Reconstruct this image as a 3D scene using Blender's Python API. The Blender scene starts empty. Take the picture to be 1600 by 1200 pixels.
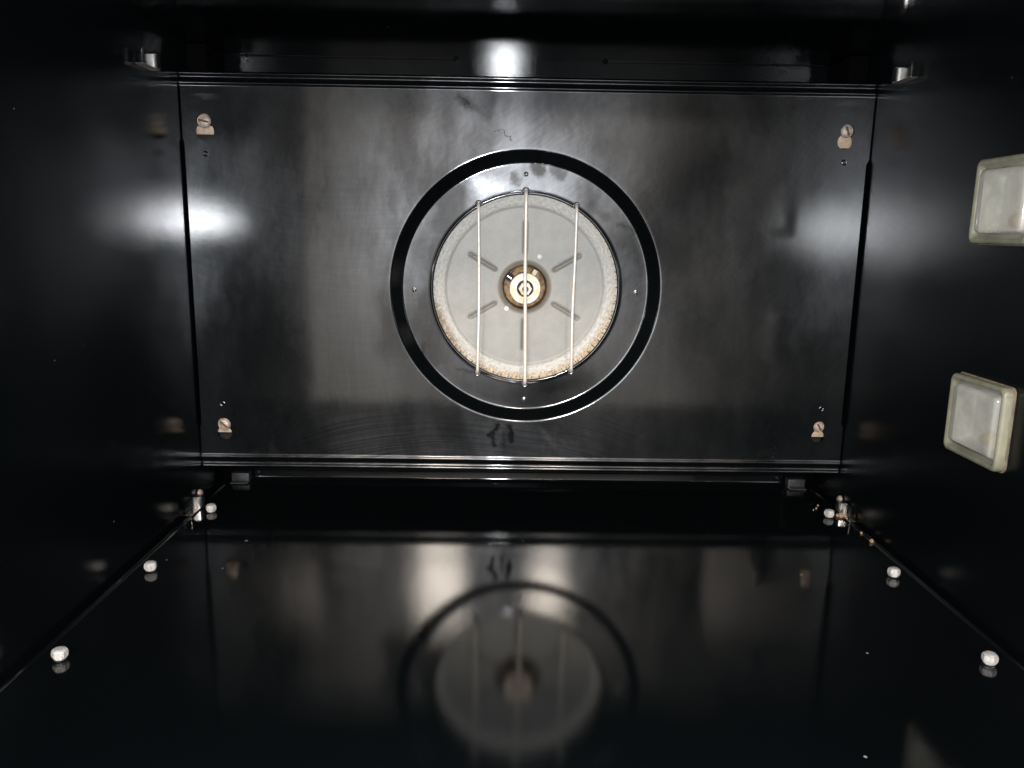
import bpy, bmesh, math, random
from mathutils import Vector, Matrix, noise as mnoise
rnd = random.Random(7)
PI = math.pi
scn = bpy.context.scene

# ------------------------------------------------------------------ camera
R = Vector((0.99983048, 0.01307763, 0.01296127))
F = Vector((-0.01022411, -0.19111228, 0.98151493))
D = Vector((-0.01531295, 0.98148106, 0.19094618))
# R, F, D are the world axes X, Y, -Z written in camera coordinates (x right, y down, z forward)
cam_right = Vector((R.x, F.x, -D.x))
cam_down = Vector((R.y, F.y, -D.y))
cam_fwd = Vector((R.z, F.z, -D.z))
cd = bpy.data.cameras.new('camera')
cam = bpy.data.objects.new('camera', cd)
scn.collection.objects.link(cam)
m = Matrix.Identity(4)
for i in range(3):
    m[i][0] = cam_right[i]; m[i][1] = -cam_down[i]; m[i][2] = -cam_fwd[i]
cam.matrix_world = m
cd.sensor_width = 36.0
cd.lens = 1248.0 / 1600.0 * 36.0
cd.clip_start = 0.005
cd.clip_end = 50
scn.camera = cam

# ------------------------------------------------------------------ light
scn.view_settings.view_transform = 'Standard'
scn.view_settings.look = 'None'
scn.view_settings.gamma = 1
scn.view_settings.exposure = 0
scn.cycles.sample_clamp_indirect = 20

world = bpy.data.worlds.new('World')
scn.world = world
world.use_nodes = True
wn = world.node_tree
bg = wn.nodes['Background']
bg.inputs['Strength'].default_value = 1.0
def wnode(t, **k):
    n = wn.nodes.new(t)
    for a, b in k.items(): setattr(n, a, b)
    return n
def wput(sock, v):
    if isinstance(v, bpy.types.NodeSocket): wn.links.new(v, sock)
    else: sock.default_value = v
def wm(op, a, b=0.0):
    n = wnode('ShaderNodeMath', operation=op); wput(n.inputs[0], a); wput(n.inputs[1], b); return n.outputs[0]
def wstep(v, a, b):
    n = wnode('ShaderNodeMapRange'); n.interpolation_type = 'SMOOTHSTEP'
    wput(n.inputs[0], v); n.inputs[1].default_value = a; n.inputs[2].default_value = b
    return n.outputs[0]
# a dim kitchen behind the photographer: beige glow shaped for the panel's reflections, dark elsewhere
tc = wnode('ShaderNodeTexCoord')
sx = wnode('ShaderNodeSeparateXYZ'); wn.links.new(tc.outputs['Generated'], sx.inputs[0])
den = wm('MAXIMUM', wm('MULTIPLY', sx.outputs[1], -1.0), 0.02)
u = wm('DIVIDE', sx.outputs[0], den); v = wm('DIVIDE', sx.outputs[2], den)
nz = wnode('ShaderNodeTexNoise'); nz.inputs['Scale'].default_value = 3.5; nz.inputs['Detail'].default_value = 3
wn.links.new(tc.outputs['Generated'], nz.inputs['Vector'])
inu = wm('MULTIPLY', wstep(u, -0.50, -0.30), wstep(u, 0.36, 0.14))
inv = wm('MULTIPLY', wstep(v, -0.42, -0.30), wstep(v, 0.30, 0.12))
k = wm('MULTIPLY', wm('MULTIPLY', inu, inv), wstep(nz.outputs['Fac'], 0.36, 0.60))
behind = wstep(wm('MULTIPLY', sx.outputs[1], -1.0), 0.0, 0.2)
k = wm('ADD', wm('MULTIPLY', wm('MULTIPLY', k, behind), 1.5), 0.02)
mixc = wnode('ShaderNodeVectorMath', operation='SCALE'); mixc.inputs[0].default_value = (1.0, 0.92, 0.83)
wput(mixc.inputs['Scale'], k); wn.links.new(mixc.outputs[0], bg.inputs['Color'])

# the telephone's flash, beside its lens
fl = bpy.data.lights.new('flash', 'POINT')
fl.energy = 8.5
fl.color = (0.93, 0.965, 1.0)
fl.shadow_soft_size = 0.004
flo = bpy.data.objects.new('flash', fl)
scn.collection.objects.link(flo)
flo.location = (-0.003, 0.002, 0.005)

def area(name, az, el, dist, w, h, power, col):
    l = bpy.data.lights.new(name, 'AREA'); l.shape = 'RECTANGLE'; l.size = w; l.size_y = h
    l.energy = power; l.color = col
    o = bpy.data.objects.new(name, l); scn.collection.objects.link(o)
    a, e = math.radians(az), math.radians(el)
    d = Vector((math.sin(a) * math.cos(e), -math.cos(a) * math.cos(e), math.sin(e)))
    o.location = Vector((0, 0.5, -0.05)) + d * dist
    o.rotation_euler = d.to_track_quat('Z', 'Y').to_euler()
    return o
area('kitchen_light', -5.6, 24.2, 2.6, 0.16, 0.24, 21, (1, 0.89, 0.77))
area('kitchen_light', 4.6, 24.6, 2.6, 0.11, 0.24, 15, (1, 0.89, 0.77))

# ------------------------------------------------------------------ node helpers
class N:
    def __init__(s, name):
        s.m = bpy.data.materials.new(name); s.m.use_nodes = True
        s.t = s.m.node_tree; s.b = s.t.nodes['Principled BSDF']; s.out = s.t.nodes['Material Output']
    def node(s, typ, **kw):
        n = s.t.nodes.new(typ)
        for k, v in kw.items(): setattr(n, k, v)
        return n
    def put(s, sock, v):
        if isinstance(v, bpy.types.NodeSocket): s.t.links.new(v, sock)
        else: sock.default_value = v
    def math(s, op, a, b=0.0, c=None, clamp=False):
        n = s.node('ShaderNodeMath', operation=op); n.use_clamp = clamp
        s.put(n.inputs[0], a); s.put(n.inputs[1], b)
        if c is not None: s.put(n.inputs[2], c)
        return n.outputs[0]
    def vmath(s, op, a, b=None, scale=None):
        n = s.node('ShaderNodeVectorMath', operation=op)
        s.put(n.inputs[0], a)
        if b is not None: s.put(n.inputs[1], b)
        if scale is not None: s.put(n.inputs['Scale'], scale)
        return n.outputs['Value'] if op in ('LENGTH', 'DISTANCE', 'DOT_PRODUCT') else n.outputs[0]
    def obj(s):
        return s.node('ShaderNodeTexCoord').outputs['Object']
    def sep(s, v):
        n = s.node('ShaderNodeSeparateXYZ'); s.put(n.inputs[0], v); return n.outputs
    def comb(s, x, y, z):
        n = s.node('ShaderNodeCombineXYZ')
        for i, v in enumerate((x, y, z)): s.put(n.inputs[i], v)
        return n.outputs[0]
    def noise(s, vec, scale, detail=3, rough=0.55, dist=0.0, color=False):
        n = s.node('ShaderNodeTexNoise'); s.put(n.inputs['Vector'], vec)
        n.inputs['Scale'].default_value = scale; n.inputs['Detail'].default_value = detail
        n.inputs['Roughness'].default_value = rough; n.inputs['Distortion'].default_value = dist
        return n.outputs['Color' if color else 'Fac']
    def remap(s, v, a, b, c=0.0, d=1.0, smooth=True):
        n = s.node('ShaderNodeMapRange'); n.interpolation_type = 'SMOOTHSTEP' if smooth else 'LINEAR'
        s.put(n.inputs['Value'], v)
        for k, x in zip(('From Min', 'From Max', 'To Min', 'To Max'), (a, b, c, d)): s.put(n.inputs[k], x)
        return n.outputs['Result']
    def mix(s, f, a, b):
        n = s.node('ShaderNodeMix'); n.data_type = 'RGBA'
        s.put(n.inputs[0], f); s.put(n.inputs[6], a); s.put(n.inputs[7], b)
        return n.outputs[2]
    def bump(s, h, strength, dist):
        n = s.node('ShaderNodeBump'); n.inputs['Strength'].default_value = strength
        n.inputs['Distance'].default_value = dist
        s.put(n.inputs['Height'], h); s.t.links.new(n.outputs[0], s.b.inputs['Normal'])
        return n.outputs[0]
    def set(s, **kw):
        for k, v in kw.items(): s.put(s.b.inputs[k.replace('_', ' ')], v)
        return s

def simple(name, col, rough=0.5, metal=0.0, var=0.15, scale=300, bump=0.0, coat=0.0):
    n = N(name); v = n.noise(n.obj(), scale, 4)
    dark = tuple(c * (1 - var * 2) for c in col[:3]) + (1,)
    n.set(Base_Color=n.mix(n.remap(v, 0.35, 0.65), dark, tuple(col[:3]) + (1,)), Roughness=rough, Metallic=metal)
    n.b.inputs['Coat Weight'].default_value = coat
    if bump: n.bump(v, bump, 0.0003)
    return n.m

def specks(n, p, scale, thresh):
    v = n.node('ShaderNodeTexVoronoi'); v.feature = 'F1'
    n.put(v.inputs['Vector'], p); v.inputs['Scale'].default_value = scale
    big = n.remap(n.sep(v.outputs['Color'])[0], 0.70, 1.0, 0.0, thresh, False)
    return n.math('LESS_THAN', v.outputs['Distance'], big)

def enamel(name, haze=1.0, hrough=0.45, coat_rough=0.11, speck=0.045, streak=None, smudges=(), wave=0.35, f0=0.040):
    """black vitreous enamel: sharp gloss over a wiped greasy film that scatters more widely"""
    n = N(name); p = n.obj(); x, y, z = n.sep(p)
    warp = n.vmath('SCALE', n.vmath('SUBTRACT', n.noise(p, 60, 2, color=True), (0.5, 0.5, 0.5)), scale=0.012)
    pw = n.vmath('ADD', p, warp)
    big = n.remap(n.noise(n.vmath('MULTIPLY', pw, (1.0, 1.0, 0.45)), 15, 5, 0.6), 0.34, 0.66, 0.22, 1.3)
    film = big
    if streak == 'back':
        vert = n.remap(n.noise(n.vmath('MULTIPLY', pw, (420, 1, 28)), 1.0, 3, 0.6), 0.3, 0.72, 0.93, 1.06)
        film = n.math('MULTIPLY', film, vert)
        # arcs left by the cloth: noise stretched round three centres
        for (cx, cz, f1, f2, lo, hi, za, zb) in ((-0.03, -0.46, 1100, 3, 0.6, 1.5, -0.112, -0.140),
                                                (0.11, -0.06, 520, 4, 0.94, 1.06, 9, 8),
                                                (-0.10, 0.22, 600, 6, 0.94, 1.07, 9, 8)):
            dx = n.math('SUBTRACT', x, cx); dz = n.math('SUBTRACT', z, cz)
            rr = n.math('SQRT', n.math('ADD', n.math('MULTIPLY', dx, dx), n.math('MULTIPLY', dz, dz)))
            th = n.math('ARCTAN2', dz, dx)
            rr = n.math('ADD', rr, n.math('MULTIPLY', n.noise(p, 16, 2), 0.006))
            s = n.noise(n.comb(n.math('MULTIPLY', rr, f1), n.math('MULTIPLY', th, f2), 0), 1.0, 4, 0.62)
            s = n.remap(s, 0.32, 0.7, lo, hi)
            if za < 5:
                msk = n.math('MULTIPLY', n.remap(z, zb, za, 1.0, 0.0), n.math('MULTIPLY', n.remap(x, -0.17, -0.10), n.remap(x, 0.11, 0.05)))
                s = n.math('ADD', n.math('MULTIPLY', s, msk), n.math('SUBTRACT', 1.0, msk))
            film = n.math('MULTIPLY', film, s)
    else:
        st = n.remap(n.noise(n.vmath('MULTIPLY', pw, (60, 240, 240)), 1.0, 4, 0.6), 0.3, 0.7, 0.85, 1.15)
        film = n.math('MULTIPLY', film, st)
    if smudges:
        q = n.comb(x, 0.0, z)
        q = n.vmath('ADD', q, n.vmath('MULTIPLY', n.vmath('SUBTRACT', n.noise(p, 190, 3, 0.7, color=True), (0.5, 0.5, 0.5)), (0.008, 0, 0.008)))
        for (ax, az, bx, bz, rad, soft, amt) in smudges:
            a = Vector((ax, 0, az)); ba = Vector((bx - ax, 0, bz - az)); L = max(ba.length_squared, 1e-9)
            pa = n.vmath('SUBTRACT', q, tuple(a))
            t = n.math('DIVIDE', n.vmath('DOT_PRODUCT', pa, tuple(ba)), L, clamp=True)
            d = n.vmath('LENGTH', n.vmath('SUBTRACT', pa, n.vmath('SCALE', tuple(ba), scale=t)))
            msk = n.remap(d, rad - soft * 1.7, rad + soft * 1.7, max(0.0, 1.0 + amt * 1.35), 1.0)
            film = n.math('MULTIPLY', film, msk)
    film = n.math('MULTIPLY', film, haze)
    dust = specks(n, p, 60, speck)
    # the coat: faint waviness of the fired glaze
    b = n.node('ShaderNodeBump'); b.inputs['Strength'].default_value = wave; b.inputs['Distance'].default_value = 0.0002
    hgt = n.math('ADD', n.math('MULTIPLY', n.noise(p, 9, 2), 6.0), n.math('MULTIPLY', n.noise(p, 330, 3), 0.16))
    n.put(b.inputs['Height'], hgt); nor = b.outputs[0]
    n.t.nodes.remove(n.b)
    dif = n.node('ShaderNodeBsdfDiffuse')
    n.put(dif.inputs['Color'], n.mix(dust, (0.0022, 0.0030, 0.0034, 1), (0.30, 0.29, 0.27, 1)))
    rough = n.node('ShaderNodeBsdfGlossy', distribution='BECKMANN')
    rough.inputs['Color'].default_value = (0.93, 0.95, 1.0, 1); rough.inputs['Roughness'].default_value = hrough
    coat = n.node('ShaderNodeBsdfGlossy', distribution='BECKMANN')
    coat.inputs['Color'].default_value = (1, 1, 1, 1); coat.inputs['Roughness'].default_value = coat_rough
    geo = n.node('ShaderNodeNewGeometry')
    c_ = n.math('ABSOLUTE', n.vmath('DOT_PRODUCT', geo.outputs['Incoming'], nor), clamp=True)
    fres = n.math('ADD', f0, n.math('MULTIPLY', n.math('POWER', n.math('SUBTRACT', 1.0, c_), 5.0), 1.0 - f0))   # glass over black, n = 1.5
    for nd in (dif, rough, coat): n.put(nd.inputs['Normal'], nor)
    m1 = n.node('ShaderNodeMixShader'); m2 = n.node('ShaderNodeMixShader')
    n.put(m1.inputs[0], n.math('MULTIPLY', n.math('MULTIPLY', film, 0.045), n.math('SUBTRACT', 1.0, dust), clamp=True))
    n.t.links.new(dif.outputs[0], m1.inputs[1]); n.t.links.new(rough.outputs[0], m1.inputs[2])
    n.put(m2.inputs[0], fres)
    n.t.links.new(m1.outputs[0], m2.inputs[1]); n.t.links.new(coat.outputs[0], m2.inputs[2])
    n.t.links.new(m2.outputs[0], n.out.inputs['Surface'])
    return n.m

# ------------------------------------------------------------------ object helpers
col = scn.collection
def link(name, me, mat=None, parent=None, smooth=True, angle=35):
    o = bpy.data.objects.new(name, me); col.objects.link(o)
    if mat: me.materials.clear(); me.materials.append(mat)
    if smooth:
        me.shade_smooth(); me.set_sharp_from_angle(angle=math.radians(angle))
    if parent: o.parent = parent
    return o
def obj(name, bm, mat, parent=None, **kw):
    bmesh.ops.recalc_face_normals(bm, faces=bm.faces)
    me = bpy.data.meshes.new(name); bm.to_mesh(me); bm.free()
    return link(name, me, mat, parent, **kw)
def tag(o, label, cat=None, group=None, kind=None):
    if label: o['label'] = label
    if cat: o['category'] = cat
    if group: o['group'] = group
    if kind: o['kind'] = kind
    return o
def thing(name, loc, label, cat, group=None):
    o = bpy.data.objects.new(name, None); o.empty_display_size = 0.01
    col.objects.link(o); o.location = loc
    return tag(o, label, cat, group)
def copy_tree(o, parent=None):
    c = o.copy(); col.objects.link(c)
    if parent: c.parent = parent
    for ch in list(o.children): copy_tree(ch, c)
    return c
def box(bm, x0, x1, y0, y1, z0, z1, bevel=0.0, seg=2):
    vs = bmesh.ops.create_cube(bm, size=1)['verts']
    for v in vs:
        v.co = Vector(((x0 + x1) / 2 + v.co.x * (x1 - x0), (y0 + y1) / 2 + v.co.y * (y1 - y0), (z0 + z1) / 2 + v.co.z * (z1 - z0)))
    if bevel:
        es = list({e for v in vs for e in v.link_edges})
        bmesh.ops.bevel(bm, geom=es, offset=bevel, segments=seg, affect='EDGES', profile=0.5)
    return bm
def lathe(bm, prof, n=48, axis='Y', c=(0, 0, 0), jitter=None):
    """prof: (radius, position along axis); open profile; radius 0 closes to a point"""
    rings = []
    for (r, h) in prof:
        if r <= 1e-9:
            k = [0]
        else: k = range(n)
        ring = []
        for i in k:
            a = 2 * PI * i / n
            u, w = r * math.cos(a), r * math.sin(a)
            if axis == 'Y': co = (c[0] + u, c[1] + h, c[2] + w)
            elif axis == 'X': co = (c[0] + h, c[1] + u, c[2] + w)
            else: co = (c[0] + u, c[1] + w, c[2] + h)
            ring.append(bm.verts.new(co))
        rings.append(ring)
    for a, b in zip(rings, rings[1:]):
        for i in range(n):
            j = (i + 1) % n
            if len(a) == 1 and len(b) == 1: break
            if len(a) == 1: bm.faces.new((a[0], b[i], b[j]))
            elif len(b) == 1: bm.faces.new((a[i], a[j], b[0]))
            else: bm.faces.new((a[i], a[j], b[j], b[i]))
    return bm
def tube(bm, pts, r, n=12, cap=True):
    pts = [Vector(p) for p in pts]
    rings = []
    prev = None
    for i, p in enumerate(pts):
        if i == 0: t = pts[1] - p
        elif i == len(pts) - 1: t = p - pts[i - 1]
        else: t = (pts[i + 1] - p).normalized() + (p - pts[i - 1]).normalized()
        t.normalize()
        if prev is None:
            u = t.orthogonal().normalized()
        else:
            u = (prev - t * prev.dot(t)).normalized()
        prev = u; w = t.cross(u)
        rr = r[i] if isinstance(r, (list, tuple)) else r
        rings.append([bm.verts.new(p + (u * math.cos(2 * PI * k / n) + w * math.sin(2 * PI * k / n)) * rr) for k in range(n)])
    for a, b in zip(rings, rings[1:]):
        for k in range(n):
            j = (k + 1) % n
            bm.faces.new((a[k], a[j], b[j], b[k]))
    if cap:
        bm.faces.new(rings[0]); bm.faces.new(rings[-1])
    return bm
def torus(bm, c, R0, r, axis='Y', n=24, k=8):
    pts = []
    vs = []
    for i in range(n):
        a = 2 * PI * i / n; ring = []
        for j in range(k):
            b = 2 * PI * j / k
            rr = R0 + r * math.cos(b); h = r * math.sin(b)
            if axis == 'Y': co = (c[0] + rr * math.cos(a), c[1] + h, c[2] + rr * math.sin(a))
            elif axis == 'X': co = (c[0] + h, c[1] + rr * math.cos(a), c[2] + rr * math.sin(a))
            else: co = (c[0] + rr * math.cos(a), c[1] + rr * math.sin(a), c[2] + h)
            ring.append(bm.verts.new(co))
        vs.append(ring)
    for i in range(n):
        for j in range(k):
            a, b = vs[i], vs[(i + 1) % n]
            bm.faces.new((a[j], a[(j + 1) % k], b[(j + 1) % k], b[j]))
    return bm
def sheet_mesh(name, outline, holes, thick, bevel=0.0):
    """flat plate with real holes; 2-D outline (u, v) -> mesh in local XY, thickness along Z"""
    cu = bpy.data.curves.new(name, 'CURVE'); cu.dimensions = '2D'; cu.fill_mode = 'BOTH'
    for loop in [outline] + holes:
        sp = cu.splines.new('POLY'); sp.points.add(len(loop) - 1); sp.use_cyclic_u = True
        for q, (u, v) in zip(sp.points, loop): q.co = (u, v, 0, 1)
    cu.extrude = thick / 2 - bevel; cu.bevel_depth = bevel; cu.bevel_resolution = 2
    if bevel: cu.offset = -bevel
    o = bpy.data.objects.new(name, cu); col.objects.link(o)
    dg = bpy.context.evaluated_depsgraph_get()
    me = bpy.data.meshes.new_from_object(o.evaluated_get(dg), depsgraph=dg)
    bpy.data.objects.remove(o); bpy.data.curves.remove(cu)
    return me
def circ(cx, cz, r, n=32):
    return [(cx + r * math.cos(2 * PI * i / n), cz + r * math.sin(2 * PI * i / n)) for i in range(n)]
def add_mesh(bm, me, f):
    """append mesh, mapping each coordinate with f"""
    off = len(bm.verts); vs = [bm.verts.new(f(v.co)) for v in me.vertices]
    for p in me.polygons:
        try: bm.faces.new([vs[i] for i in p.vertices])
        except ValueError: pass

# ------------------------------------------------------------------ dimensions (metres)
XL, XR = -0.2015, 0.2310          # side walls
ZF, ZC = -0.184, 0.1113           # floor, ceiling
YF, YB, YR = 0.200, 0.520, 0.570  # front opening, cover panel, rear wall
CX, CZ = 0.0147, -0.0388          # fan axis

# smudges on the panel: capsule ends (x, z), radius, softness, change of the film
SM = [(-0.0290, 0.0800, -0.0240, 0.0760, 0.0022, 0.0014, -0.55),
      (-0.0240, 0.0760, -0.0120, 0.0690, 0.0022, 0.0016, -0.35),
      (-0.0020, 0.0600, 0.0050, 0.0540, 0.00025, 0.0002, -0.75),
      (-0.0065, 0.0595, -0.0020, 0.0600, 0.0002, 0.0002, -0.6),
      (0.0200, 0.0385, 0.0230, 0.0360, 0.0040, 0.0012, -0.55),
      (0.0330, 0.0375, 0.0360, 0.0340, 0.0042, 0.0012, -0.45),
      (0.0060, 0.0330, 0.0075, 0.0300, 0.0030, 0.0012, -0.45),
      (0.0560, 0.0150, 0.0650, 0.0090, 0.0030, 0.0022, -0.40),
      (0.0750, 0.0040, 0.0880, -0.0010, 0.0014, 0.0010, -0.45),
      (0.0890, 0.0210, 0.0900, 0.0130, 0.0045, 0.0014, -0.40),
      (-0.0520, -0.0760, -0.0530, -0.0900, 0.0012, 0.0008, -0.55),
      (-0.0080, -0.0950, -0.0300, -0.0930, 0.0007, 0.0005, -0.5),
      (0.0300, -0.1060, 0.0550, -0.1000, 0.0070, 0.0050, -0.62),
      (-0.0020, -0.1290, -0.0070, -0.1360, 0.0013, 0.0008, -0.75),
      (-0.0070, -0.1360, -0.0040, -0.1440, 0.0012, 0.0008, -0.7),
      (0.0055, -0.1300, 0.0075, -0.1400, 0.0018, 0.0010, -0.8),
      (0.0020, -0.1340, 0.0010, -0.1440, 0.0010, 0.0008, -0.5),
      (0.0250, -0.1300, 0.0370, -0.1430, 0.0011, 0.0012, 0.6),
      (-0.0230, 0.0330, -0.0150, 0.0230, 0.0040, 0.0030, 0.8),
      (-0.0150, 0.0300, -0.0030, 0.0260, 0.0040, 0.0030, 0.7)]
M_BACK = enamel('panel_black_enamel', haze=1.05, hrough=0.345, coat_rough=0.10, streak='back', smudges=SM, speck=0.035)
M_WALL = enamel('wall_black_enamel', haze=0.18, coat_rough=0.21, hrough=0.38, speck=0.03)
M_WALLR = enamel('right_wall_black_enamel', haze=0.14, f0=0.024, coat_rough=0.27, hrough=0.42, speck=0.03)
M_CEIL = enamel('ceiling_black_enamel', haze=0.05, f0=0.02, coat_rough=0.125, hrough=0.42, speck=0.03)
M_REAR = enamel('rear_wall_black_enamel', haze=0.05, f0=0.010, coat_rough=0.125, hrough=0.42, speck=0.03)
M_FLOOR = enamel('floor_black_enamel', haze=0.08, coat_rough=0.10, f0=0.052, hrough=0.35, speck=0.055, wave=0.2)
M_DARK = simple('hole_shade_black', (0.006, 0.006, 0.006), 0.7)  # flat black that puts the shade of holes and gaps into the colour
M_BOARD = simple('corner_shade_black', (0.0012, 0.0012, 0.0012), 0.9)  # dull black of the added corner blocks and backing board
M_BOARD.node_tree.nodes['Principled BSDF'].inputs['Specular IOR Level'].default_value = 0.04
M_CHROME = simple('bright_steel', (0.55, 0.54, 0.53), 0.25, 1.0, 0.08)
M_ROD = simple('heat_tinted_rod_steel', (0.97, 0.88, 0.78), 0.42, 0.2, 0.05)
M_SCREW = simple('zinc_screw', (0.52, 0.42, 0.35), 0.45, 0.35, 0.22, 700, 0.4)
M_TAN = simple('tan_scorched_bracket', (0.50, 0.37, 0.26), 0.6, 0.1, 0.12, 500)
M_WHITE = simple('white_glazed_rivet', (0.52, 0.49, 0.46), 0.45, 0.1, 0.16, 900, 0.6)
M_CLIPDARK = simple('tarnished_steel', (0.30, 0.26, 0.22), 0.4, 0.9, 0.2)
M_GREY = simple('grey_bracket', (0.016, 0.016, 0.018), 0.5, 0.0, 0.15)
M_CRUMB = simple('baked_crumb', (0.42, 0.28, 0.16), 0.8, 0, 0.3, 900)

# ------------------------------------------------------------------ the cavity
def wall_sheet(name, x, sgn, holes, mat):
    me = sheet_mesh(name, [(YF, ZF - 0.006), (YR - 0.009, ZF - 0.006), (YR - 0.009, ZC + 0.004), (YF, ZC + 0.004)], holes, 0.0012)
    bm = bmesh.new()
    add_mesh(bm, me, lambda c: Vector((x + sgn * (0.0006 + c.z), c.x, c.y)))
    o = obj(name, bm, mat); bpy.data.meshes.remove(me)
    return tag(o, None, kind='structure')
LAMPS = [(0.3703, 0.0160), (0.3703, -0.0868)]    # centre (y, z) of the two lamp covers
lh = [[(y - .0190, z - .0148), (y + .0190, z - .0148), (y + .0190, z + .0148), (y - .0190, z + .0148)] for y, z in LAMPS]
tag(wall_sheet('left_wall', XL, -1, [], M_WALL), 'glossy black enamel left side wall of the oven')
tag(wall_sheet('right_wall', XR, 1, lh, M_WALLR), 'glossy black enamel right side wall of the oven with two lamps')

def extrude_x(bm, prof, x0, x1):
    a = [bm.verts.new((x0, y, z)) for y, z in prof]; b = [bm.verts.new((x1, y, z)) for y, z in prof]
    for i in range(len(prof) - 1): bm.faces.new((a[i], a[i + 1], b[i + 1], b[i]))
    return bm
# floor tray: stops short of the side walls, coves up at the back
bm = bmesh.new()
r = 0.0022
prof = [(YF, ZF - 0.003), (YF, ZF - 0.0008), (YF + 0.0008, ZF), (0.30, ZF), (0.42, ZF), (YR - 0.0015 - r, ZF)]
for k in range(1, 9):
    a = PI / 2 * k / 8
    prof.append((YR - 0.0015 - r + r * math.sin(a), ZF + r - r * math.cos(a)))
prof.append((YR - 0.0015, ZF + 0.0062))
extrude_x(bm, prof, XL + 0.0052, XR - 0.0052)
# rolled side lips
for s, xe in ((-1, XL + 0.0052), (1, XR - 0.0052)):
    lip = [(0, 0), (0.0005, 0.0001), (0.0009, 0.0004), (0.0012, 0.0009), (0.0014, 0.0012), (0.0018, 0.00135), (0.0022, 0.0012), (0.0024, 0.0008), (0.0024, -0.004)]
    va = [bm.verts.new((xe + s * u, YF, ZF + w)) for u, w in lip]
    vb = [bm.verts.new((xe + s * u, YR - 0.006, ZF + w)) for u, w in lip]
    for i in range(len(lip) - 1): bm.faces.new((va[i], va[i + 1], vb[i + 1], vb[i]))
bmesh.ops.remove_doubles(bm, verts=bm.verts, dist=1e-6)
tag(obj('floor', bm, M_FLOOR), 'glossy black enamel oven floor mirroring the fan cover', kind='structure')
bm = bmesh.new(); box(bm, XL - 0.001, XR + 0.001, YF, YR + 0.003, ZF - 0.0075, ZF - 0.006)
tag(obj('floor_underside', bm, M_DARK, smooth=False), 'dark gutter under the edges of the oven floor', kind='structure')
# rear wall behind the cover
JG = 0.009      # gaps added beside the rear wall to break up corner reflections
bm = bmesh.new(); box(bm, XL + JG, XR - JG, YR, YR + 0.0012, ZF - 0.006, ZC + 0.004)
tag(obj('rear_wall', bm, M_REAR, smooth=False), 'black enamel rear wall seen above and below the fan cover', kind='structure')
bm = bmesh.new(); box(bm, XL - 0.012, XR + 0.012, YR + 0.010, YR + 0.0112, ZF - 0.008, ZC + 0.010)  # black backing added so the gaps stay dark
tag(obj('dark_backing_board', bm, M_BOARD, smooth=False), 'added black board that keeps the gaps beside the rear wall dark', kind='structure')
# dull black blocks added to keep the upper rear corners dark
for xa, xb in ((XL + 0.0002, XL + 0.013), (XR - 0.013, XR - 0.0002)):
    bm = bmesh.new(); box(bm, xa, xb, 0.534, YR - 0.0002, ZC - 0.034, ZC - 0.0002, 0.0015, 2)
    tag(obj('corner_shade_block', bm, M_BOARD), 'added dull black block darkening an upper rear corner of the oven', kind='structure')
# ceiling: two long slits where it meets the rear wall, joined in the middle
bm = bmesh.new()
x1, x2 = -0.0335, 0.0670
def cx_box(xa, xb, ya, yb): box(bm, xa, xb, ya, yb, ZC, ZC + 0.0012)
me = sheet_mesh('ceiling', [(XL - .001, YF), (XR + .001, YF), (XR + .001, YR - .0001), (XL - .001, YR - .0001)],
                [[(-0.183, YR - .0036), (x1, YR - .0036), (x1, YR - .0004), (-0.183, YR - .0004)],
                 [(x2, YR - .0036), (0.215, YR - .0036), (0.215, YR - .0004), (x2, YR - .0004)]], 0.0012)
add_mesh(bm, me, lambda c: Vector((c.x, c.y, ZC + 0.0006 + c.z)))
bpy.data.meshes.remove(me)
ceiling = tag(obj('ceiling', bm, M_CEIL), 'glossy black enamel oven ceiling', kind='structure')
for x in (x1, x2):
    bm = bmesh.new(); lathe(bm, [(0, -0.0016), (0.0011, -0.0012), (0.0017, -0.0002), (0.0018, 0.001)], 16, 'Z')
    o = obj('weld_spot', bm, M_WALL, ceiling); o.location = (x, YR - 0.0016, ZC)
# folded front frame of the cavity, outside the picture
bm = bmesh.new()
me = sheet_mesh('front_frame', [(XL - .04, ZF - .05), (XR + .04, ZF - .05), (XR + .04, ZC + .05), (XL - .04, ZC + .05)],
                [[(XL, ZF - .004), (XR, ZF - .004), (XR, ZC), (XL, ZC)]], 0.0012)
add_mesh(bm, me, lambda c: Vector((c.x, YF - 0.0007 + c.z, c.y)))
tag(obj('front_frame', bm, M_WALL), 'black front frame round the oven opening', kind='structure')

# ------------------------------------------------------------------ fan cover panel
cover = thing('fan_cover_panel', (CX, YB, CZ), 'large glossy black enamel panel with recessed ring and wire-guarded round fan opening', 'oven panel')
def P(x, y, z): return Vector((x - CX, y - YB, z - CZ))      # world -> panel space
KEYS = [  # head centre, head radius, lobe centre, lobe radius, z where the tan bracket ends
    (-0.1872, 0.0627, 0.0043, -0.1868, 0.0565, 0.0057, 0.0549),
    (0.2149, 0.0632, 0.0040, 0.2140, 0.0567, 0.0048, 0.0530),
    (-0.1849, -0.1312, 0.0042, -0.1848, -0.1369, 0.0048, -0.1372),
    (0.2141, -0.1280, 0.0036, 0.2137, -0.1345, 0.0043, -0.1354)]
def keyhole(k):
    hx, hz, hr, lx, lz, lr, _ = k
    pts = []
    hr2 = hr + 0.0003
    a1 = math.radians(-38); 
    for i in range(17):
        a = a1 + (PI - 2 * a1) * i / 16
        pts.append((hx + hr2 * math.cos(a), hz + hr2 * math.sin(a)))
    b1 = math.radians(128)
    for i in range(21):
        a = b1 + (2 * PI - 2 * (b1 - PI / 2)) * i / 20
        pts.append((lx + lr * math.cos(a), lz + lr * math.sin(a)))
    return pts
Zt, Zb = 0.0834, -0.1510
xr_mid, xr_tab = 0.2287, 0.2302
xl_mid, xl_tab = -0.1998, -0.2007
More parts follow.
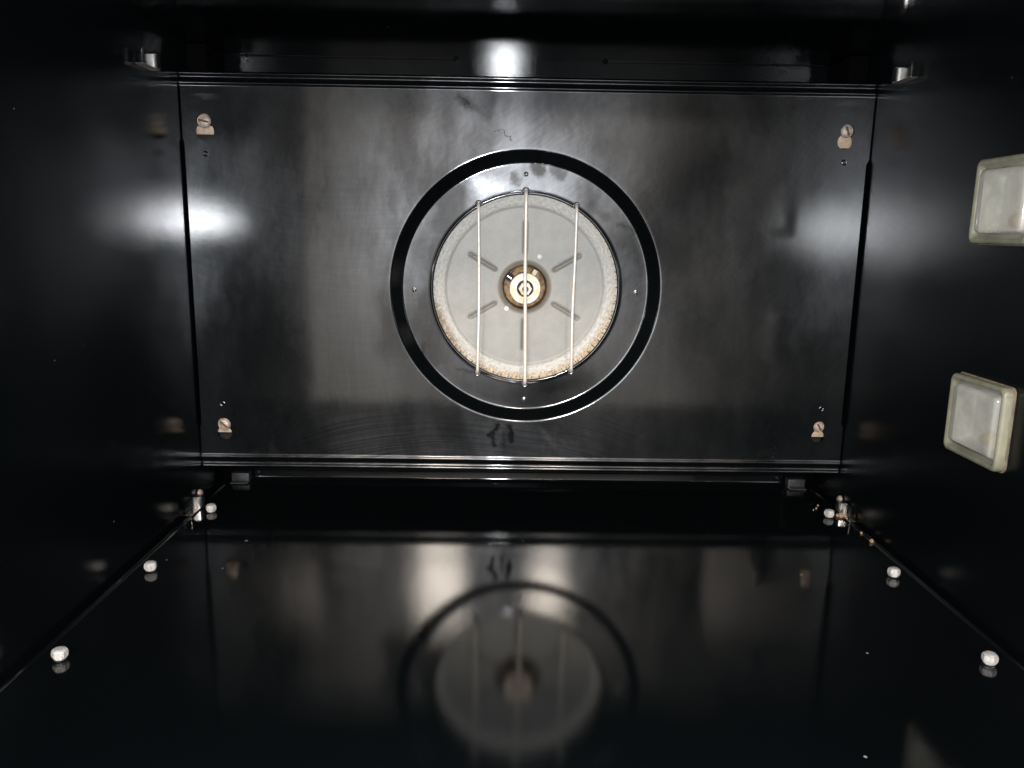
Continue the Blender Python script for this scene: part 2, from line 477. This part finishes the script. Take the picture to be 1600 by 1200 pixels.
outline = [(xl_tab, Zb), (xr_tab, Zb), (xr_tab, -0.128), (xr_mid, -0.1255), (xr_mid, 0.043), (xr_tab, 0.046), (xr_tab, Zt),
           (xl_tab, Zt), (xl_tab, 0.052), (xl_mid, 0.050), (xl_mid, -0.1305), (xl_tab, -0.133)]
holes = [circ(CX, CZ, 0.0895, 144)] + [keyhole(k) for k in KEYS]
me = sheet_mesh('panel', outline, holes, 0.0014)
bm = bmesh.new()
add_mesh(bm, me, lambda c: P(c.x, YB + 0.0007 - c.z, c.y))
bpy.data.meshes.remove(me)
# pressed beads along the top and bottom edge, then the flange turned back
PR = [(0, 0), (.0004, -.00003), (.0008, -.00018), (.0013, -.00045), (.0018, -.00072), (.0022, -.00085), (.0026, -.00078), (.0032, -.0004), (.0044, .0005),
      (.0056, .0013), (.0064, .00155), (.0070, .0014), (.0076, .0010), (.0082, .00058), (.0087, .00035), (.0092, .0004), (.0098, .0009), (.0103, .0018), (.0106, .003), (.0107, .010)]
def bead(sgn, z0, k):
    a, b = [], []
    for v, y in PR:
        a.append(bm.verts.new(P(xl_tab, YB + y, z0 + sgn * v * k))); b.append(bm.verts.new(P(xr_tab, YB + y, z0 + sgn * v * k)))
    n = 40
    prev = a
    for j in range(1, n + 1):
        t = j / n
        cur = [bm.verts.new(va.co.lerp(vb.co, t) + Vector((0, 0.00012 * math.sin(t * 9 + sgn), 0.00012 * math.sin(t * 7)))) if j < n else vb for va, vb in zip(a, b)]
        for i in range(len(PR) - 1): bm.faces.new((prev[i], prev[i + 1], cur[i + 1], cur[i]))
        prev = cur
bead(-1, Zb, 1.0); bead(1, Zt, 0.86)
# recessed ring: flat - cone - flat - rolled rim of the opening
H = 0.0056
prof = [(0.0895, 0), (0.0885, 0)]
def fillet(r0, h0, r1, h1, n=6):   # not used for the long straight parts
    return [(r0 + (r1 - r0) * i / n, h0 + (h1 - h0) * (1 - math.cos(PI / 2 * i / n))) for i in range(1, n + 1)]
ro, ri = 0.0876, 0.0802
slope = H / (ro - ri)
fr = 0.0009
for i in range(0, 9):
    t = -1 + 2 * i / 8          # smooth rounding about ro
    u = ro - t * fr
    prof.append((u, slope * fr * ((t + 1) / 2) ** 2))
for i in range(0, 9):
    t = -1 + 2 * i / 8
    u = ri - t * fr
    prof.append((u, H - slope * fr * ((1 - t) / 2) ** 2))
prof += [(0.0760, H), (0.0700, H), (0.0640, H), (0.0622, H)]
for k in range(1, 9):
    a = PI * 0.62 * k / 8
    prof.append((0.0622 - 0.0015 * math.sin(a) * 1.25, H - 0.0006 * math.sin(a * 1.6) + 0.0014 * (1 - math.cos(a))))
prof.append((0.0607, H + 0.0036))
lathe(bm, prof, 144, 'Y')
bmesh.ops.remove_doubles(bm, verts=bm.verts, dist=2e-5)
bmesh.ops.recalc_face_normals(bm, faces=bm.faces)
# object coordinates of the enamel are the world's: keep the smudge map by moving the mesh, not the object
for v in bm.verts: v.co += Vector((CX, YB, CZ))
panel = obj('panel', bm, M_BACK, cover, angle=40)
panel.location = (-CX, -YB, -CZ)

def part(name, bm, mat, **kw): return obj(name, bm, mat, cover, **kw)
# screws in the keyholes with the scorched bracket behind
for i, k in enumerate(KEYS):
    hx, hz, hr, lx, lz, lr, zc = k
    bm = bmesh.new()
    lathe(bm, [(hr, 0.0030), (hr, 0.0006), (hr * .93, 0.0001), (hr * .6, -0.0005), (0.0, -0.0008)], 32, 'Y')
    # slot and ring marks as real relief
    o = part('screw', bm, M_SCREW, angle=60); o.location = P(hx, YB + 0.0002, hz)
    bm = bmesh.new(); box(bm, -hr * .74, hr * .74, -0.0011, -0.0002, -0.0006, 0.0006, 0.0002, 1)
    s = obj('slot', bm, simple('screw_slot', (0.10, 0.06, 0.04), 0.8) if i == 0 else bpy.data.materials['screw_slot'], o)
    s.rotation_euler = (0, math.radians((12, 68, 40, 55)[i]), 0)
    bm = bmesh.new(); torus(bm, (0, -0.0005, 0), hr * .78, 0.00035, 'Y', 28, 6)
    obj('washer_ring', bm, M_SCREW, o)
    bm = bmesh.new()
    box(bm, lx - lr * 1.15, lx + lr * 1.15, YB + 0.0022, YB + 0.0032, zc, hz + hr * 1.1, 0.0004, 2)
    for v in bm.verts: v.co -= Vector((CX, YB, CZ))
    part('bracket', bm, M_TAN)
    bm = bmesh.new()
    box(bm, lx - lr * 1.5, lx + lr * 1.5, YB + 0.010, YB + 0.011, lz - lr * 1.6, hz + hr * 1.5)
    for v in bm.verts: v.co -= Vector((CX, YB, CZ))
    part('keyhole_backing', bm, M_DARK, smooth=False)
# small pin holes beside the keyholes
for x, z in ((-0.1871, 0.0430), (0.2146, 0.0442), (-0.1849, -0.1171), (0.2143, -0.1154)):
    bm = bmesh.new(); torus(bm, (0, 0, 0), 0.0014, 0.00045, 'Y', 20, 8); lathe(bm, [(0.0012, 0), (0.0011, 0.0006), (0, 0.0007)], 16)
    o = part('pin_hole', bm, M_WALL); o.location = P(x, YB - 0.0001, z)
    bm = bmesh.new(); lathe(bm, [(0.0010, 0.00045), (0, 0.0003)], 12)
    o2 = obj('hole', bm, M_DARK, o)
# four tiny rivets on the recessed ring
for x, z in ((-0.0580, -0.0403), (0.0874, -0.0399), (0.0138, 0.0342), (0.0152, -0.1126)):
    bm = bmesh.new(); lathe(bm, [(0.0017, 0.0002), (0.0015, -0.0003), (0.0009, -0.0005), (0.0008, -0.0009), (0.0004, -0.0012), (0, -0.0013)], 20)
    o = part('rivet', bm, M_CHROME); o.location = P(x, YB + H, z)
# guard rods
def rod(x0, z0, x1, z1, bows, rr):
    ys = YB + H - 0.0052
    pts = [(x0, YB + H + 0.003, z0 - 0.0002), (x0, YB + H - 0.001, z0 - 0.0002), (x0, YB + H - 0.0030, z0 - 0.0008), (x0, ys + 0.0008, z0 - 0.002)]
    n = 24
    for i in range(n + 1):
        t = i / n; e = t * t * (3 - 2 * t)
        zz = z0 - 0.0035 + (z1 - z0 + 0.007) * t
        xx = x0 + (x1 - x0) * t + sum(a * math.exp(-((t - c) / w) ** 2) for c, w, a in bows)
        pts.append((xx, ys + 0.0002 * math.sin(t * 5), zz))
    pts += [(x1, ys + 0.0008, z1 + 0.002), (x1, YB + H - 0.0030, z1 + 0.0008), (x1, YB + H - 0.001, z1 + 0.0002), (x1, YB + H + 0.003, z1 + 0.0002)]
    bm = bmesh.new(); tube(bm, pts, rr, 14)
    for v in bm.verts: v.co -= Vector((CX, YB, CZ))
    o = part('guard_rod', bm, M_ROD, angle=60)
    for x, z in ((x0, z0), (x1, z1)):
        b2 = bmesh.new(); torus(b2, (0, 0, 0), rr + 0.0007, 0.0006, 'Y', 20, 8)
        e = obj('eyelet', b2, M_CHROME, o); e.location = P(x, YB + H - 0.0002, z)
    return o
rod(-0.0162, 0.0155, -0.0162, -0.0950, [(0.25, 0.22, 0.0003), (0.6, 0.3, 0.0007)], 0.00100)
rod(0.0140, 0.0238, 0.0154, -0.1018, [(0.4, 0.2, -0.0003)], 0.00120)
rod(0.0465, 0.0152, 0.0460, -0.0930, [(0.65, 0.25, -0.0006)], 0.00100)

# ------------------------------------------------------------------ fan behind the opening
YD = 0.5465
def fan_metal():
    n = N('fan_disc_metal'); p = n.obj(); x, y, z = n.sep(p)
    rr = n.math('SQRT', n.math('ADD', n.math('MULTIPLY', x, x), n.math('MULTIPLY', z, z)))
    th = n.math('ARCTAN2', z, x)
    fine = n.noise(p, 1500, 3, 0.7)
    blot = n.noise(p, 90, 4, 0.6)
    base = n.mix(n.remap(blot, 0.3, 0.7), (0.285, 0.276, 0.256, 1), (0.36, 0.347, 0.322, 1))
    base = n.mix(n.remap(fine, 0.3, 0.75), base, (0.41, 0.395, 0.365, 1))
    rim = n.remap(rr, 0.0525, 0.0555)
    rim_lit_col = n.mix(n.remap(n.noise(n.comb(n.math('MULTIPLY', th, 14), n.math('MULTIPLY', rr, 500), 0), 1.5, 4, 0.7), 0.3, 0.7), (0.60, 0.575, 0.53, 1), (0.90, 0.87, 0.81, 1))
    base = n.mix(rim, base, rim_lit_col)  # light on the tilted bevel put into the colour: rim paler than flat
    # rust creeping in from the lower rim
    low = n.remap(n.math('SUBTRACT', n.math('MULTIPLY', x, 0.30), z), 0.012, 0.056)
    streak = n.noise(n.comb(n.math('MULTIPLY', th, 30), n.math('MULTIPLY', rr, 260), 0), 1.0, 5, 0.75)
    edge = n.remap(rr, 0.0572, 0.0622)
    rust = n.math('MULTIPLY', n.math('MULTIPLY', low, edge), n.remap(streak, 0.36, 0.60))
    spots = n.math('MULTIPLY', n.math('MULTIPLY', n.remap(n.noise(p, 700, 4, 0.8), 0.50, 0.60), n.remap(rr, 0.056, 0.0605)), n.remap(low, 0.2, 0.7))
    right = n.math('MULTIPLY', n.math('MULTIPLY', n.remap(x, 0.02, 0.055), n.remap(rr, 0.0565, 0.0625)), n.remap(streak, 0.4, 0.65))
    left = n.math('MULTIPLY', n.math('MULTIPLY', n.math('MULTIPLY', n.remap(x, -0.036, -0.048), n.remap(rr, 0.0560, 0.0605)), n.remap(z, -0.006, -0.016)), n.remap(streak, 0.37, 0.53))
    base = n.mix(n.math('MULTIPLY', right, 0.55), base, (0.72, 0.52, 0.28, 1))
    base = n.mix(n.math('MULTIPLY', rust, 0.9), base, (0.60, 0.39, 0.17, 1))
    base = n.mix(n.math('MULTIPLY', spots, 0.75), base, (0.28, 0.13, 0.05, 1))
    base = n.mix(n.math('MULTIPLY', left, 0.8), base, (0.30, 0.17, 0.07, 1))
    # brown halo round the hub
    halo = n.math('MULTIPLY', n.remap(rr, 0.0225, 0.0150), n.remap(blot, 0.2, 0.8, 0.4, 1.0))
    base = n.mix(n.math('MULTIPLY', halo, 0.45), base, (0.42, 0.33, 0.20, 1))
    cup = n.remap(rr, 0.0153, 0.0147)
    base = n.mix(cup, base, n.mix(n.remap(n.noise(p, 400, 4), 0.35, 0.65), (0.13, 0.075, 0.03, 1), (0.36, 0.23, 0.11, 1)))
    # darker brown along the pressed grooves
    att = n.node('ShaderNodeAttribute', attribute_name='groove').outputs['Fac']
    base = n.mix(n.math('MULTIPLY', att, 0.36), base, (0.17, 0.13, 0.085, 1))
    n.set(Base_Color=base, Roughness=0.55, Metallic=0.25)
    n.bump(n.math('ADD', fine, n.math('MULTIPLY', streak, rim)), 0.35, 0.0003)
    return n.m
fan = thing('fan', (CX, YD, CZ), 'pale grey metal fan disc with rusty lower rim inside the round opening', 'fan')
def disc_y(rr, a):
    # towards the camera is negative
    if rr > 0.0530: y = -0.0075 * min(1, (rr - 0.0530) / 0.0125) ** 0.92
    elif rr < 0.0185: y = -0.0042 * (1 - max(0, (rr - 0.0150)) / 0.0035) ** 2 if rr >= 0.0150 else 0.0
    else: y = 0.0
    return y
verts, faces, gro = [], [], []
radii = [0.0150 + 0.0008 * i for i in range(0, 60)]
radii = [r_ for r_ in radii if r_ < 0.0612] + [0.0612, 0.0625, 0.0640, 0.0655, 0.0670]
NA = 360
ang = [PI / 6 + PI / 3 * k for k in range(6)]
for ri_, rr in enumerate(radii):
    for i in range(NA):
        a = 2 * PI * i / NA
        x, z = rr * math.cos(a), rr * math.sin(a)
        g = 0.0
        for b in ang:
            u = x * math.cos(b) + z * math.sin(b); w = -x * math.sin(b) + z * math.cos(b)
            uu = max(0.0235 - u, u - 0.0425, 0)
            d = math.hypot(uu, w)
            g = max(g, math.exp(-(d / 0.0013) ** 2))
        y = disc_y(rr, a) + 0.0013 * g + 0.00015 * mnoise.noise(Vector((x * 60, z * 60, 1)))
        verts.append((x, y, z)); gro.append(g)
for i in range(len(radii) - 1):
    for j in range(NA):
        k = (j + 1) % NA
        faces.append((i * NA + j, i * NA + k, (i + 1) * NA + k, (i + 1) * NA + j))
# cup inside the collar
base = len(verts)
cup = [(0.0149, -0.0040), (0.0146, -0.0030), (0.0145, 0.0020), (0.0140, 0.0040), (0.0120, 0.0046), (0.0080, 0.0046)]
for rr, y in cup:
    for i in range(NA): verts.append((rr * math.cos(2 * PI * i / NA), y, rr * math.sin(2 * PI * i / NA))); gro.append(0)
for j in range(NA):
    k = (j + 1) % NA
    faces.append((j, k, base + k, base + j))
    for i in range(len(cup) - 1):
        faces.append((base + i * NA + j, base + i * NA + k, base + (i + 1) * NA + k, base + (i + 1) * NA + j))
me = bpy.data.meshes.new('fan_disc'); me.from_pydata(verts, [], faces)
at = me.attributes.new('groove', 'FLOAT', 'POINT'); at.data.foreach_set('value', gro)
link('disc', me, fan_metal(), fan, angle=50)
# blades standing round the rim behind the panel
M_BLADE = simple('blade_metal', (0.30, 0.26, 0.20), 0.5, 0.4, 0.15)
bm = bmesh.new(); box(bm, 0.0618, 0.0700, -0.0200, -0.0040, -0.00035, 0.00035)
o0 = None
for i in range(40):
    a = 2 * PI * i / 40 + 0.02
    if o0 is None: b = o0 = obj('blade', bm, M_BLADE, fan, smooth=False)
    else: b = o0.copy(); col.objects.link(b)
    b.rotation_euler = (0, -a, 0)
# narrow slits where the blade tabs go through the disc
bm = bmesh.new(); box(bm, 0.0609, 0.0630, -0.00012, 0.0001, -0.00018, 0.00018)
for v in bm.verts: v.co.y += disc_y(v.co.x, 0) - 0.00025
o0 = None
for i in range(72):
    a = 2 * PI * i / 72 + 0.01
    if o0 is None: b = o0 = obj('tab_slit', bm, M_DARK, fan, smooth=False)
    else: b = o0.copy(); col.objects.link(b)
    b.rotation_euler = (0, -a, 0); b.scale = (1, 1, 1)
# hub
def zinc():
    n = N('iridescent_zinc'); p = n.obj()
    c = n.noise(p, 160, 2, 0.5)
    r_ = n.node('ShaderNodeValToRGB'); e = r_.color_ramp.elements
    e[0].position = 0.3; e[0].color = (0.78, 0.70, 0.84, 1); e[1].position = 0.7; e[1].color = (0.84, 0.84, 0.62, 1)
    q = e.new(0.45); q.color = (0.88, 0.77, 0.71, 1); q = e.new(0.58); q.color = (0.74, 0.52, 0.32, 1)
    n.put(r_.inputs[0], c)
    n.set(Base_Color=r_.outputs[0], Roughness=0.45, Metallic=0.10)
    n.bump(n.noise(p, 900, 3), 0.2, 0.0002)
    return n.m
M_ZINC = zinc()
bm = bmesh.new(); lathe(bm, [(0.0098, 0.0040), (0.0098, -0.0150)], 48)
obj('hub', bm, simple('hub_brown_steel', (0.30, 0.19, 0.10), 0.5, 0.3, 0.2), fan)
bm = bmesh.new(); lathe(bm, [(0.0099, -0.0145), (0.0103, -0.0152), (0.0103, -0.0162), (0.0099, -0.0167), (0.0058, -0.0167), (0.0054, -0.0163), (0.0054, -0.0135)], 64)
obj('washer', bm, M_ZINC, fan)
bm = bmesh.new(); lathe(bm, [(0.0056, -0.0138), (0, -0.0138)], 32); obj('washer_bore', bm, M_DARK, fan)
bm = bmesh.new()
lathe(bm, [(0.0046, -0.0135), (0.0046, -0.0200), (0.0042, -0.0210), (0.0022, -0.0212)], 6)
obj('nut', bm, M_ZINC, fan, angle=20)
bm = bmesh.new(); lathe(bm, [(0.0023, -0.0190), (0.0022, -0.0225), (0.0017, -0.0232), (0.0009, -0.0228), (0, -0.0222)], 24)
obj('stud', bm, M_CHROME, fan)
bm = bmesh.new(); box(bm, -0.0016, 0.0016, -0.0095, 0.0040, 0.0100, 0.0140, 0.0003, 1)
o = obj('locking_tab', bm, simple('tab_tan', (0.62, 0.52, 0.38), 0.5, 0.2), fan); o.rotation_euler = (0, math.radians(32), 0)
bm = bmesh.new(); box(bm, -0.0024, 0.0024, -0.0046, 0.0040, 0.0104, 0.0148)
o = obj('locking_notch', bm, M_DARK, fan, smooth=False); o.rotation_euler = (0, math.radians(-57), 0)
bm = bmesh.new(); box(bm, -0.0003, 0.0003, -0.0060, 0.0030, 0.0106, 0.0140)
o = obj('locking_blade', bm, M_CHROME, fan, smooth=False); o.rotation_euler = (0, math.radians(-57), 0)
for x, z in ((0.0245, -0.0183), (0.0026, -0.0538)):
    k_ = (YD) / YB
    bm = bmesh.new(); lathe(bm, [(0.0016, 0.0002), (0.0016, -0.0002), (0.0012, -0.0005), (0, -0.0006)], 20)
    o = obj('balance_rivet', bm, simple('white_rivet', (0.95, 0.93, 0.9), 0.4, 0, 0.02) if x > .02 else bpy.data.materials['white_rivet'], fan)
    o.location = (x - CX, -0.0002, z - CZ)

# ------------------------------------------------------------------ lamps on the right wall
def glassy(name, colr, clear, rough):
    n = N(name); p = n.obj()
    v = n.noise(p, 260, 3)
    n.set(Base_Color=n.mix(n.remap(v, 0.3, 0.7), tuple(c * .86 for c in colr) + (1,), tuple(colr) + (1,)), Roughness=rough)
    n.b.inputs['Coat Weight'].default_value = 1.0; n.b.inputs['Coat Roughness'].default_value = 0.08
    tr = n.node('ShaderNodeBsdfTransparent'); tr.inputs[0].default_value = (0.96, 0.96, 0.90, 1)
    mx = n.node('ShaderNodeMixShader'); n.put(mx.inputs[0], n.remap(n.noise(p, 75, 2, 0.5), 0.3, 0.7, clear - 0.12, clear + 0.10))
    n.t.links.new(n.b.outputs[0], mx.inputs[1]); n.t.links.new(tr.outputs[0], mx.inputs[2])
    n.t.links.new(mx.outputs[0], n.out.inputs['Surface'])
    n.bump(n.noise(p, 500, 3), 0.3, 0.0003)
    return n.m
M_GL = glassy('bevelled_glass', (0.35, 0.33, 0.235), 0.34, 0.30)
M_GP = glassy('frosted_glass_pane', (0.55, 0.525, 0.47), 0.50, 0.35)
M_REF = simple('lamp_reflector', (0.78, 0.76, 0.73), 0.45, 0.3, 0.08, 200)
M_BULB = simple('lamp_bulb', (0.90, 0.62, 0.33), 0.35, 0.0, 0.1, 200, coat=1)
M_GASK = simple('amber_gasket', (0.20, 0.16, 0.11), 0.6, 0, 0.2)
def rrect(hy, hz, r, n=6):
    pts = []
    for cy, cz, a0 in ((hy - r, hz - r, 0), (-hy + r, hz - r, 90), (-hy + r, -hz + r, 180), (hy - r, -hz + r, 270)):
        for i in range(n + 1):
            a = math.radians(a0 + 90 * i / n); pts.append((cy + r * math.cos(a), cz + r * math.sin(a)))
    return pts
def loft(bm, sections, cap=False):
    """sections: (hy, hz, r, x)"""
    rings = [[bm.verts.new((x, y, z)) for y, z in rrect(hy * 0.868, hz, r)] for hy, hz, r, x in sections]
    for a, b in zip(rings, rings[1:]):
        n = len(a)
        for i in range(n): bm.faces.new((a[i], a[(i + 1) % n], b[(i + 1) % n], b[i]))
    if cap: bm.faces.new(rings[-1])
    return bm
def make_lamp(y, z, label):
    t = thing('oven_lamp', (XR, y, z), label, 'oven lamp', 'lamps on the right wall')
    bm = bmesh.new(); loft(bm, [(.0258, .0200, .003, -0.0002), (.0260, .0202, .003, -0.0010), (.0254, .0196, .003, -0.0014)])
    obj('gasket', bm, M_GASK, t)
    bm = bmesh.new()
    loft(bm, [(.0254, .0196, .0034, -.0010), (.0255, .0197, .0034, -.0042), (.0252, .0194, .0033, -.0050), (.0246, .0188, .0030, -.0055), (.0238, .0180, .0026, -.0057),
              (.0231, .0173, .0024, -.0055), (.0226, .0168, .0022, -.0049), (.0219, .0161, .0020, -.0040), (.0214, .0156, .0020, -.0034)])
    obj('glass_frame', bm, M_GL, t, angle=60)
    bm = bmesh.new()
    loft(bm, [(.0214, .0156, .0020, -.0034), (.0209, .0151, .0020, -.0036), (.0202, .0144, .0018, -.0052), (.0196, .0138, .0018, -.0060), (.0186, .0128, .0016, -.0063), (.0150, .0100, .0016, -.0064)], True)
    obj('glass_pane', bm, M_GP, t, angle=60)
    bm = bmesh.new()
    loft(bm, [(.0216, .0146, .002, -.0030), (.0213, .0144, .002, .002), (.0200, .0134, .003, .0065), (.0180, .0116, .004, .0078)], True)
    obj('reflector', bm, M_REF, t)
    bm = bmesh.new(); tube(bm, [(0.0026, -0.013, -0.0085), (0.0026, -0.0125, -0.0085), (0.0026, -0.010, -0.0085), (0.0026, -0.002, -0.0085), (0.0026, 0.0015, -0.0085), (0.0026, 0.0035, -0.0085)], [.0015, .0036, .0040, .0040, .0032, .001], 20)
    obj('bulb', bm, M_BULB, t, angle=70)
    return t
lamp1 = make_lamp(LAMPS[0][0], LAMPS[0][1], 'upper square glass lamp cover on the right wall, cut off by the picture edge')
lamp2 = copy_tree(lamp1); lamp2.location = (XR, LAMPS[1][0], LAMPS[1][1])
lamp2['label'] = 'lower square glass lamp cover on the right wall, wholly in view'

# ------------------------------------------------------------------ steel clips on the side walls
def make_clip(label):
    t = thing('rack_clip', (0, 0, 0), label, 'rack clip', 'steel rack clips on the side walls')
    # local x points away from the wall into the oven; y into the depth
    bm = bmesh.new(); box(bm, 0, 0.0008, -0.011, 0.011, -0.0035, 0.0035, 0.0003, 1)
    obj('base_plate', bm, M_WALL, t)
    bm = bmesh.new()
    pr = []
    for k in range(9):
        a = PI * k / 8
        pr.append((0.0008 + 0.0060 * math.sin(a) ** 0.7, 0.0060 - 0.0036 * math.cos(a)))
    va = [bm.verts.new((x, y, -0.0036)) for x, y in pr]; vb = [bm.verts.new((x, y, 0.0036)) for x, y in pr]
    for i in range(8): bm.faces.new((va[i], va[i + 1], vb[i + 1], vb[i]))
    bm.faces.new(vb); bm.faces.new(va)
    obj('curled_hook', bm, M_CHROME, t)
    bm = bmesh.new(); box(bm, 0.0002, 0.0052, -0.0112, 0.0092, -0.0042, -0.0036, 0.0002, 1)
    obj('flange', bm, M_CLIPDARK, t)
    bm = bmesh.new(); box(bm, 0.0040, 0.0046, -0.0112, -0.0086, -0.0036, 0.0040, 0.0002, 1)
    obj('front_prong', bm, M_CHROME, t)
    bm = bmesh.new(); lathe(bm, [(0.0026, 0.0), (0.0026, 0.0014), (0.0018, 0.0022), (0, 0.0025)], 20, 'X', (0.0008, 0.0125, 0.0030))
    obj('clip_screw', bm, M_SCREW, t)
    return t
c0 = make_clip('steel clip near the upper left corner, above the fan cover')
def place(o, loc, flip, label):
    o.location = loc
    if flip: o.rotation_euler = (PI, 0, PI)     # mirror to the right-hand wall, same depth order
    o['label'] = label
for o, loc, flip, lab, in ((c0, (XL, 0.472, 0.0890), False, 'steel clip high on the left wall near the upper left corner'),
                     (copy_tree(c0), (XR, 0.480, 0.0905), True, 'steel clip high on the right wall above the glass lamps'),
                     (copy_tree(c0), (XL, 0.498, -0.1792), False, 'steel clip low on the left wall just above the oven floor'),
                     (copy_tree(c0), (XR, 0.500, -0.1792), True, 'steel clip low on the right wall just above the oven floor')):
    o.location = loc; o['label'] = lab
    if flip:
        o.scale = (-1, 1, 1)

# ------------------------------------------------------------------ white rivets along the floor edges
def make_rivet(lab):
    t = thing('floor_rivet', (0, 0, ZF), lab, 'rivet', 'white rivets along the floor edges')
    bm = bmesh.new()
    lathe(bm, [(0.0024, 0.0), (0.0024, 0.0009), (0.0034, 0.0014), (0.0035, 0.0038), (0.0029, 0.0050), (0.0014, 0.0053), (0, 0.0054)], 6, 'Z')
    bmesh.ops.bevel(bm, geom=[e for e in bm.edges if e.calc_length() > .0005], offset=0.00035, segments=2, affect='EDGES')
    for v in bm.verts: v.co += Vector([0.00012 * mnoise.noise(v.co * 900 + Vector((k, 0, 0))) for k in range(3)])
    obj('head', bm, M_WHITE, t, angle=40)
    bm = bmesh.new(); lathe(bm, [(0.0034, 0.0001), (0.0032, 0.0004), (0.0020, 0.0005)], 20, 'Z')
    obj('collar', bm, M_FLOOR, t)
    return t
r0 = make_rivet('x')
spots = [(-0.1880, 0.4965, 'rearmost of the three white rivets along the left floor edge, beside the steel clip'),
         (-0.1878, 0.4052, 'middle of the three white rivets along the left floor edge'),
         (-0.1875, 0.3150, 'front white rivet of the left floor edge, nearest the camera'),
         (0.2175, 0.4990, 'rearmost of the three white rivets along the right floor edge, beside the crumbs'),
         (0.2161, 0.4072, 'middle of the three white rivets along the right floor edge'),
         (0.2152, 0.3180, 'front white rivet of the right floor edge, nearest the camera')]
for i, (x, y, lab) in enumerate(spots):
    o = r0 if i == 0 else copy_tree(r0)
    o.location = (x, y, ZF); o['label'] = lab; o.rotation_euler = (0.03 * (-1) ** i, 0.05, 0.7 * i)

# ------------------------------------------------------------------ dull grey brackets in the rear floor corners
for i, (x, lab) in enumerate(((-0.1885, 'small dull grey bracket in the rear left corner of the floor'), (0.2165, 'small dull grey bracket in the rear right corner of the floor'))):
    bm = bmesh.new(); box(bm, -0.0063, 0.0063, -0.0035, 0.0035, 0.0, 0.0072, 0.0007, 2)
    box(bm, -0.0063, 0.0063, -0.0075, -0.0030, 0.0, 0.0012, 0.0004, 1)
    o = obj('corner_bracket', bm, M_GREY); o.location = (x, YR - 0.0095, ZF + 0.0002)
    tag(o, lab, 'bracket', 'grey brackets in the rear floor corners')

# ------------------------------------------------------------------ baked crumbs in the right-hand joint
cr_pts = [(0.2236, 0.5005, .0011), (0.2252, 0.4990, .0014), (0.2272, 0.4975, .0013), (0.2240, 0.5640, .0010), (0.2262, 0.4560, .0012),
          (0.2150, 0.5150, .0006), (0.2120, 0.5120, .0005), (0.2185, 0.5210, .0006), (0.2260, 0.4700, .0007)]
CRUMB_LABELS = ['tan crumb touching the rearmost right floor rivet', 'largest tan crumb, between the rear right floor rivet and the wall clip',
    'tan crumb directly under the low clip on the right wall', 'tan crumb by the grey bracket in the rear right corner of the floor',
    'tan crumb in the right floor joint, nearest the camera of the crumbs'] + ['speck-sized tan crumb scattered behind the rear right floor rivet'] * 3 + [
    'small tan crumb in the right joint just in front of the low wall clip']
for i, (x, y, s) in enumerate(cr_pts):
    bm = bmesh.new(); bmesh.ops.create_icosphere(bm, subdivisions=2, radius=s)
    for v in bm.verts:
        v.co *= 1 + 0.45 * mnoise.noise(v.co * 900 + Vector((i * 3.1, 0, 0))); v.co.z *= 1.25
    o = obj('crumb', bm, M_CRUMB); o.location = (x, y, ZF + s * .8)
    tag(o, CRUMB_LABELS[i], 'crumb', 'crumbs in the right floor joint')
